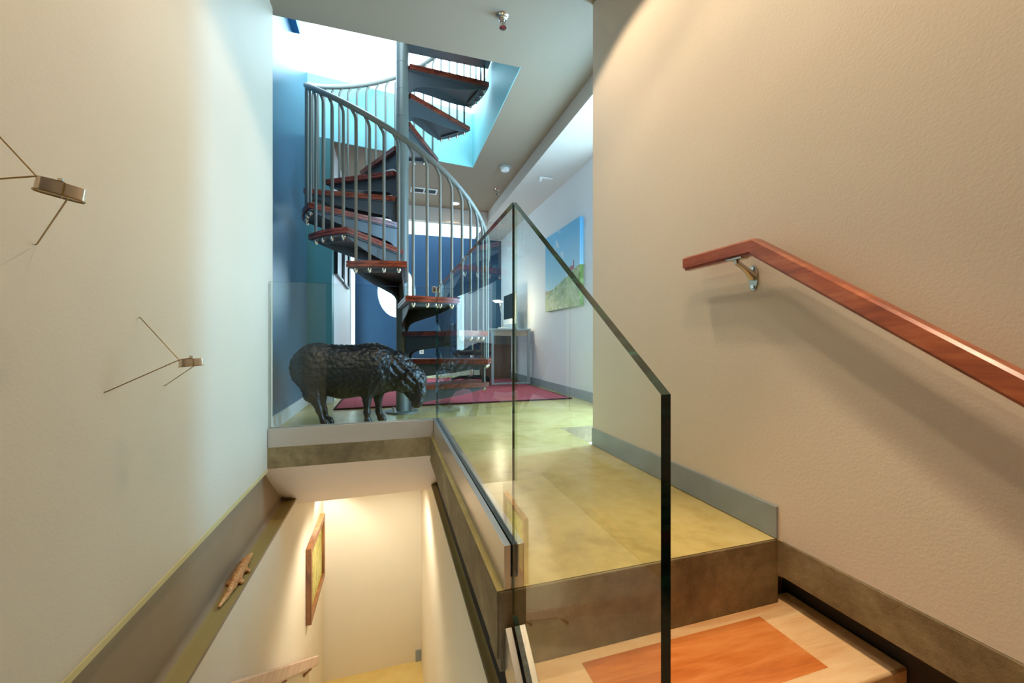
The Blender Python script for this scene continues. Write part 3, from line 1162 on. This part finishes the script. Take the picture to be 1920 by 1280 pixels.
MB().box(-0.617, -0.598, fy0 + fw, fy1 - fw, fz0 + fw, fz1 - fw).build('canvas', art_mat('abstract_art', [(0.3, lin((120, 128, 58))), (0.5, lin((196, 190, 96))), (0.7, lin((214, 206, 140)))], 6), t)

# ------------------------------------------------------------------ landscape painting on the office wall


def px_y_on_x(u, v, X):
    a, b = (u - 960) / F, (640 - v) / F
    tt = X / (SN + a * CS)
    return tt * (CS - a * SN), CAM_H + tt * b


XP = XO - 0.045
pyb, pzb = px_y_on_x(1022.5, 584.5, XP)
pya, pzt = px_y_on_x(1087, 405, XP)


def landscape():
    m, nt, b = new_mat('landscape_painting')
    tc = N(nt, 'ShaderNodeTexCoord')
    sx = N(nt, 'ShaderNodeSeparateXYZ')
    nt.links.new(tc.outputs['Generated'], sx.inputs[0])
    y, z = sx.outputs['Y'], sx.outputs['Z']      # y: 0 near .. 1 far (left in the picture)

    def math_(op, a, b_=None, c=None):
        n = N(nt, 'ShaderNodeMath', operation=op)
        for i, q in enumerate((a, b_, c)):
            if q is None:
                continue
            if isinstance(q, (int, float)):
                n.inputs[i].default_value = q
            else:
                nt.links.new(q, n.inputs[i])
        return n.outputs[0]

    def mixc(f, a, b_):
        n = N(nt, 'ShaderNodeMix', data_type='RGBA')
        nt.links.new(f, n.inputs[0])
        for i, q in ((6, a), (7, b_)):
            if isinstance(q, tuple):
                n.inputs[i].default_value = q
            else:
                nt.links.new(q, n.inputs[i])
        return n.outputs[2]
    v = coords(nt)
    sky = ramp(nt, z, [(0.3, lin((178, 218, 232))), (0.9, lin((108, 184, 224)))])
    cl = ramp(nt, noise(nt, coords(nt, (1, 2.2, 4)), 1.9, 5, 0.6, 0.6), [(0.60, (0, 0, 0, 1)), (0.74, (1, 1, 1, 1))])
    sky = mixc(cl, sky, lin((226, 228, 226)))
    hill = ramp(nt, noise(nt, v, 11, 6, 0.65, 1.0), [(0.3, lin((92, 122, 40))), (0.5, lin((146, 166, 92))), (0.7, lin((196, 206, 168)))])
    # hill line: climbs from left (far end) to right (near end)
    line = math_('MULTIPLY_ADD', y, -0.26, 0.47)
    wob = math_('MULTIPLY_ADD', noise(nt, v, 5, 3), 0.06, -0.03)
    line = math_('ADD', line, wob)
    m1 = math_('LESS_THAN', z, line)
    far = math_('LESS_THAN', z, 0.27)
    col = mixc(far, sky, lin((176, 150, 104)))
    col = mixc(m1, col, hill)
    hx_ = math_('LESS_THAN', math_('ABSOLUTE', math_('SUBTRACT', y, 0.20)), 0.06)
    hz_ = math_('LESS_THAN', math_('ABSOLUTE', math_('SUBTRACT', z, 0.455)), 0.028)
    col = mixc(math_('MULTIPLY', hx_, hz_), col, lin((168, 100, 104)))
    tx_ = math_('LESS_THAN', math_('ABSOLUTE', math_('SUBTRACT', y, 0.15)), 0.013)
    tz_ = math_('LESS_THAN', math_('ABSOLUTE', math_('SUBTRACT', z, 0.49)), 0.045)
    col = mixc(math_('MULTIPLY', tx_, tz_), col, lin((150, 88, 92)))
    nt.links.new(col, b.inputs['Base Color'])
    b.inputs['Roughness'].default_value = 0.5
    return m


tag(MB().box(XP, XO - 0.001, pya, pyb, pzb, pzt).build('landscape_painting', landscape(), bevel=0.002),
    'large unframed painting of blue sky and a green hill with a red house', 'painting')

# ------------------------------------------------------------------ rug
t = thing('rug', 'pink and red woven rug behind the spiral stair under the desk', 'rug', (0.7, 5.2, 0))
MB().box(-0.46, 1.83, 3.872, 6.6, 0.0, 0.011).build('pile', rug_m, t)
mb = MB()
for x0, x1, y0, y1 in ((-0.48, 1.85, 3.852, 3.872), (-0.48, 1.85, 6.6, 6.62), (-0.48, -0.46, 3.872, 6.6), (1.83, 1.85, 3.872, 6.6)):
    mb.box(x0, x1, y0, y1, 0, 0.0125)
mb.build('binding', rug_edge, t)

# ------------------------------------------------------------------ desk, monitor, lamp, chair
RZ = 0.0128
t = thing('desk', 'desk with grey steel frame against the office wall beyond the stairs', 'desk', (1.64, 5.75, RZ))
MB().box(1.32, 1.905, 5.30, 6.75, 0.765, 0.79).build('desktop', desk_steel, t, 0.003)
MB().box(1.36, 1.87, 5.335, 5.35, 0.69, 0.765).build('apron', apron_wood, t)
for y in (5.32, 6.68):
    mb = MB()
    for x in (1.34, 1.865):
        mb.box(x, x + 0.032, y, y + 0.032, RZ, 0.765)
    mb.box(1.372, 1.865, y, y + 0.03, RZ, RZ + 0.025)
    mb.build('leg', desk_steel, t, 0.002)
MB().box(1.345, 1.86, 6.10, 6.118, 0.02, 0.70).build('side_panel', panel_wood, t)
MB().box(1.58, 1.84, 5.40, 5.9, 0.735, 0.7645).build('drawer', white_plastic, t)

t = thing('computer_monitor', 'all in one computer with black screen and white chin on the desk', 'monitor', (1.74, 5.8, 0.79))
mb = MB()
mb.box(1.735, 1.76, 5.51, 6.10, 0.87, 1.33)
mb.build('housing', white_plastic, t, 0.004)
MB().box(1.7325, 1.7349, 5.515, 6.095, 0.955, 1.325).build('screen', screen_m, t)
mb = MB()
mb.tube([(1.765, 5.8, 1.05), (1.80, 5.8, 0.98), (1.83, 5.8, 0.88), (1.845, 5.8, 0.80)], 0.06, 12, squash=(0.12, 1))
mb.box(1.68, 1.86, 5.69, 5.91, 0.7905, 0.798)
mb.build('stand', chrome, t)

t = thing('desk_lamp', 'thin desk lamp with a square glowing head beside the computer', 'lamp', (1.50, 5.44, 0.79))
MB().lathe([(0.07, 0.0), (0.07, 0.012), (0.065, 0.016)], (1.53, 5.42, 0.7905), 28).build('base', white_plastic, t)
MB().tube([(1.53, 5.42, 0.80), (1.515, 5.42, 0.95), (1.478, 5.42, 1.165)], 0.005, 8).build('stem', nickel, t)
mb = MB()
mb.prism([(1.385, 5.45, 1.185), (1.46, 5.35, 1.185), (1.535, 5.43, 1.17), (1.46, 5.55, 1.17)], (0, 0, 0.012))
hd = mb.build('head', white_plastic, t, 0.002)
MB().prism([(1.39, 5.45, 1.182), (1.46, 5.357, 1.182), (1.53, 5.43, 1.167), (1.46, 5.545, 1.167)], (0, 0, 0.0025)).build('diffuser', lamp_glow, hd)

cx, cy = 1.12, 5.62
t = thing('office_chair', 'black office chair on a star base in front of the desk', 'chair', (cx, cy, RZ))
mb = MB()
for k in range(5):
    a = R(20 + 72 * k)
    mb.tube([(cx, cy, 0.10), (cx + 0.16 * math.cos(a), cy + 0.16 * math.sin(a), 0.10), (cx + 0.29 * math.cos(a), cy + 0.29 * math.sin(a), 0.075)], [0.028, 0.022, 0.016], 10)
mb.build('star_base', black_plastic, t)
for k in range(5):
    a = R(20 + 72 * k)
    px_, py_ = cx + 0.285 * math.cos(a), cy + 0.285 * math.sin(a)
    mb = MB()
    mb.lathe([(0.012, -0.022), (0.029, -0.02), (0.031, 0), (0.029, 0.02), (0.012, 0.022)], (px_, py_, RZ + 0.031), 18, 'x')
    mb.build('caster', black_plastic, t)
MB().lathe([(0.028, 0.09), (0.028, 0.28), (0.018, 0.281), (0.018, 0.42)], (cx, cy, 0), 16).build('gas_lift', chrome, t)
mb = MB()
mb.box(cx - 0.23, cx + 0.24, cy - 0.24, cy + 0.24, 0.42, 0.485)
mb.build('seat', black_plastic, t, 0.03)
mb = MB()
mb.box(cx - 0.29, cx - 0.25, cy - 0.21, cy + 0.21, 0.52, 0.86)
mb.build('backrest', black_plastic, t, 0.018)
MB().tube([(cx - 0.15, cy, 0.42), (cx - 0.24, cy, 0.41), (cx - 0.30, cy, 0.50), (cx - 0.295, cy, 0.62)], 0.018, 10).build('back_bar', black_plastic, t)
for s in (-1, 1):
    mb = MB()
    mb.tube([(cx - 0.02, cy + s * 0.20, 0.43), (cx - 0.02, cy + s * 0.29, 0.44), (cx - 0.02, cy + s * 0.295, 0.585)], 0.013, 10)
    mb.tube([(cx - 0.16, cy + s * 0.295, 0.592), (cx, cy + s * 0.295, 0.605), (cx + 0.12, cy + s * 0.295, 0.598), (cx + 0.20, cy + s * 0.295, 0.565)], 0.026, 10, squash=(0.5, 1))
    mb.build('armrest', black_plastic, t)

# ------------------------------------------------------------------ pictures on the office left wall
for i, (y0, y1, lab) in enumerate(((4.42, 5.02, 'nearer of two black framed pictures on the bright office wall'), (5.10, 5.70, 'farther of two black framed pictures on the bright office wall'))):
    t = thing('framed_picture', lab, 'picture', (WL + 0.02, (y0 + y1) / 2, 1.3), 0, 'black framed pictures in the office')
    mb = MB()
    z0, z1, f_ = 1.30, 1.95, 0.022
    for a, b, c, d in ((y0, y1, z0, z0 + f_), (y0, y1, z1 - f_, z1), (y0, y0 + f_, z0 + f_, z1 - f_), (y1 - f_, y1, z0 + f_, z1 - f_)):
        mb.box(WL + 0.001, WL + 0.035, a, b, c, d)
    mb.build('frame', black_plastic, t)
    MB().box(WL + 0.001, WL + 0.012, y0 + f_, y1 - f_, z0 + f_, z1 - f_).build('print', mat_white, t)

# ------------------------------------------------------------------ small fittings
p = at_y(790.5, 657, YB - 0.004)
t = thing('wall_outlet', 'white power outlet low on the navy wall seen under a stair tread', 'outlet', p)
MB().box(p.x - 0.036, p.x + 0.036, YB - 0.007, YB - 0.0005, p.z - 0.058, p.z + 0.058).build('cover_plate', white_plastic, t, 0.002)
mb = MB()
for dz in (-0.022, 0.022):
    mb.box(p.x - 0.016, p.x + 0.016, YB - 0.009, YB - 0.007, p.z + dz - 0.013, p.z + dz + 0.013)
mb.build('socket', grey_plastic, t)

# sprinklers
for x, y, lab, s in ((0.661, 2.345, 'chrome fire sprinkler on the ceiling nearest the camera', 1.0), (1.34, 5.02, 'small chrome fire sprinkler far back on the ceiling beyond the smoke detector', 0.9)):
    t = thing('fire_sprinkler', lab, 'sprinkler', (x, y, ZC), 0, 'ceiling sprinklers')
    MB().lathe([(0.036 * s, 0), (0.036 * s, -0.004), (0.03 * s, -0.01), (0.026 * s, -0.012), (0.026 * s, -0.022), (0.02 * s, -0.026)], (x, y, ZC), 28).build('escutcheon', chrome, t)
    mb = MB()
    mb.lathe([(0.012 * s, -0.026), (0.012 * s, -0.036), (0.007 * s, -0.038), (0.007 * s, -0.052)], (x, y, ZC), 14)
    for q in (-1, 1):
        mb.tube([(x + q * 0.010 * s, y, ZC - 0.034), (x + q * 0.016 * s, y, ZC - 0.05), (x + q * 0.006 * s, y, ZC - 0.07)], 0.003 * s, 6)
    mb.build('nozzle', chrome, t)
    MB().lathe([(0.004, -0.066), (0.022 * s, -0.07), (0.022 * s, -0.073), (0.004, -0.074)], (x, y, ZC), 18).build('deflector', chrome, t)

# smoke detector
x, y = 1.255, 4.36
t = thing('smoke_detector', 'round grey smoke detector on the ceiling right of the shaft opening', 'smoke detector', (x, y, ZC))
MB().lathe([(0.072, 0), (0.072, -0.010), (0.055, -0.022)], (x, y, ZC), 28).build('base', grey_plastic, t)
MB().lathe([(0.05, -0.0221), (0.048, -0.045), (0.036, -0.052)], (x, y, ZC), 28).build('cap', white_plastic, t)

# vent grille
x, y = 0.43, 5.35
t = thing('vent_grille', 'white rectangular air vent grille on the ceiling behind the balusters', 'vent', (x, y, ZC))
mb = MB()
w_, d_ = 0.17, 0.085
for a, b, c, d in ((-w_, w_, -d_, -d_ + 0.02), (-w_, w_, d_ - 0.02, d_), (-w_, -w_ + 0.02, -d_ + 0.02, d_ - 0.02), (w_ - 0.02, w_, -d_ + 0.02, d_ - 0.02), (-0.008, 0.008, -d_ + 0.02, d_ - 0.02)):
    mb.box(x + a, x + b, y + c, y + d, ZC - 0.012, ZC - 0.0005)
mb.build('frame', white_plastic, t)
mb = MB()
for i in range(9):
    for xa, xb in ((-w_ + 0.02, -0.008), (0.008, w_ - 0.02)):
        yy = y - d_ + 0.027 + i * 0.0143
        mb.prism([(x + xa, yy, ZC - 0.010), (x + xa, yy + 0.008, ZC - 0.002), (x + xa, yy + 0.0095, ZC - 0.003), (x + xa, yy + 0.0015, ZC - 0.011)], (xb - xa, 0, 0))
mb.build('louvre', vent_dark, t)

# recessed light
x, y = 0.90, 5.72
t = thing('ceiling_light', 'recessed round ceiling light glowing warm behind the balusters', 'ceiling light', (x, y, ZC))
mb = MB()
mb.tube([(x + 0.058 * math.cos(2 * math.pi * i / 28), y + 0.058 * math.sin(2 * math.pi * i / 28), ZC - 0.002) for i in range(28)], 0.009, 8, closed=True)
mb.build('trim_ring', white_plastic, t)
MB().lathe([(0.05, -0.004), (0.05, -0.001)], (x, y, ZC), 24).build('lens', down_glow, t)

# small bar on the lower ceiling
a, b = (1022 - 960) / F, (640 - 333) / F
tt = (2.45 - CAM_H) / b
x, y = tt * (SN + a * CS), tt * (CS - a * SN)
t = thing('ceiling_sensor', 'small white bracket on the lowered ceiling above the painting', 'ceiling sensor', (x, y, 2.45))
MB().box(x - 0.07, x + 0.09, y - 0.02, y + 0.02, 2.443, 2.4495).build('plate', white_plastic, t, 0.002)
MB().box(x - 0.075, x - 0.05, y - 0.03, y + 0.01, 2.40, 2.4425).build('arm', white_plastic, t, 0.002)

# ------------------------------------------------------------------ light
W = bpy.data.worlds.new('sky')
scene.world = W
W.use_nodes = True
nt = W.node_tree
bg = nt.nodes['Background']
bg.inputs['Color'].default_value = (0.62, 0.86, 1.0, 1)
bg.inputs['Strength'].default_value = 7.0


def portal(loc, rot, sx, sy):
    d = bpy.data.lights.new('portal', 'AREA')
    d.shape = 'RECTANGLE'
    d.size, d.size_y = sx, sy
    d.cycles.is_portal = True
    o = bpy.data.objects.new('portal', d)
    C.objects.link(o)
    o.location = loc
    o.rotation_euler = rot
    return o


portal((0.07, 3.6, 3.25), (0, 0, 0), 1.75, 1.8)
portal((XO + 0.15, (q0 + q1) / 2, (qz0 + qz1) / 2), (0, R(90), 0), qz1 - qz0, q1 - q0)
portal((WL - 0.15, (w0 + w1) / 2, (wz0 + wz1) / 2), (0, R(-90), 0), wz1 - wz0, w1 - w0)
portal((0.5, 6.54, 3.2), (0, 0, 0), 2.2, 0.9)  # roof left open here, an added opening that brightens the upper back wall
portal((wc.x, YB + 0.12, wc.z), (R(-90), 0, 0), 2 * wrx, 2 * wrz)


def spot(name, loc, power, size=125, blend=0.18, color=(1.0, 0.76, 0.50), radius=0.03, aim=None):
    d = bpy.data.lights.new(name, 'SPOT')
    d.energy = power
    d.spot_size = R(size)
    d.spot_blend = blend
    d.color = color
    d.shadow_soft_size = radius
    o = bpy.data.objects.new(name, d)
    C.objects.link(o)
    o.location = loc
    if aim is not None:
        o.rotation_euler = (Vector(aim) - Vector(loc)).to_track_quat('-Z', 'Y').to_euler()
    return o


WARM = (1.0, 0.79, 0.55)
spot('downlight', (0.50, 1.62, 2.59), 48, color=WARM)  # unseen lamp, assumed from the edge of light on the right wall
spot('downlight', (-0.12, 1.15, 2.59), 14, color=WARM)  # unseen lamp, assumed from the glow high on the left wall
spot('downlight', (0.36, 0.42, 2.59), 40, color=WARM, radius=0.05)  # unseen lamp, added as fill for the right wall and steps
spot('downlight', (0.45, 0.45, 2.59), 120, 34, 0.7, color=WARM, radius=0.05, aim=(0.72, 0.68, -0.2))  # added spot that brightens the wooden steps
spot('downlight', (-0.10, -0.2, 2.59), 20, color=WARM)  # added fill lamp near the camera, warms the left wall
spot('downlight', (0.90, 5.72, 2.58), 20, 120, 0.4, color=WARM)
spot('downlight', (-0.565, 3.95, -0.60), 26, 100, 0.6, (1.0, 0.9, 0.76), 0.03)  # assumed lamp for the bright strip on the stairwell's left wall
spot('downlight', (-0.1, 3.4, -0.58), 32, 150, 0.6, (1.0, 0.92, 0.76), 0.05)  # added general fill for the lower stairwell
spot('downlight', (0.0, 1.4, 2.58), 16, 60, 0.6, (1.0, 0.86, 0.68), 0.05, aim=(0, 2.4, -1.5))  # added unseen spot shining down into the stairwell
d = bpy.data.lights.new('added_daylight_strip', 'AREA')  # added narrow blue lamp in the assumed window, stronger than the sky outside
d.shape = 'RECTANGLE'
d.size, d.size_y = 2.2, 0.10
d.energy = 46
d.color = (0.22, 0.58, 1.0)
o = bpy.data.objects.new('added_daylight_strip', d)
C.objects.link(o)
o.location = (XO + 0.012, 2.275, 1.23)
o.rotation_euler = (0, R(90), 0)
d = bpy.data.lights.new('lamp_bulb', 'POINT')
d.energy = 9
d.color = (1.0, 0.85, 0.6)
d.shadow_soft_size = 0.04
o = bpy.data.objects.new('lamp_bulb', d)
C.objects.link(o)
o.location = (1.50, 5.46, 1.145)

vs = scene.view_settings
vs.view_transform = 'Standard'
vs.look = 'None'
vs.exposure = 0.28
vs.gamma = 1.0
vs.use_curve_mapping = False
scene.cycles.use_denoising = True
scene.cycles.max_bounces = 14
scene.cycles.diffuse_bounces = 6
scene.cycles.glossy_bounces = 6
scene.cycles.transparent_max_bounces = 24
scene.cycles.sample_clamp_indirect = 6
scene.cycles.caustics_reflective = False
scene.cycles.caustics_refractive = False
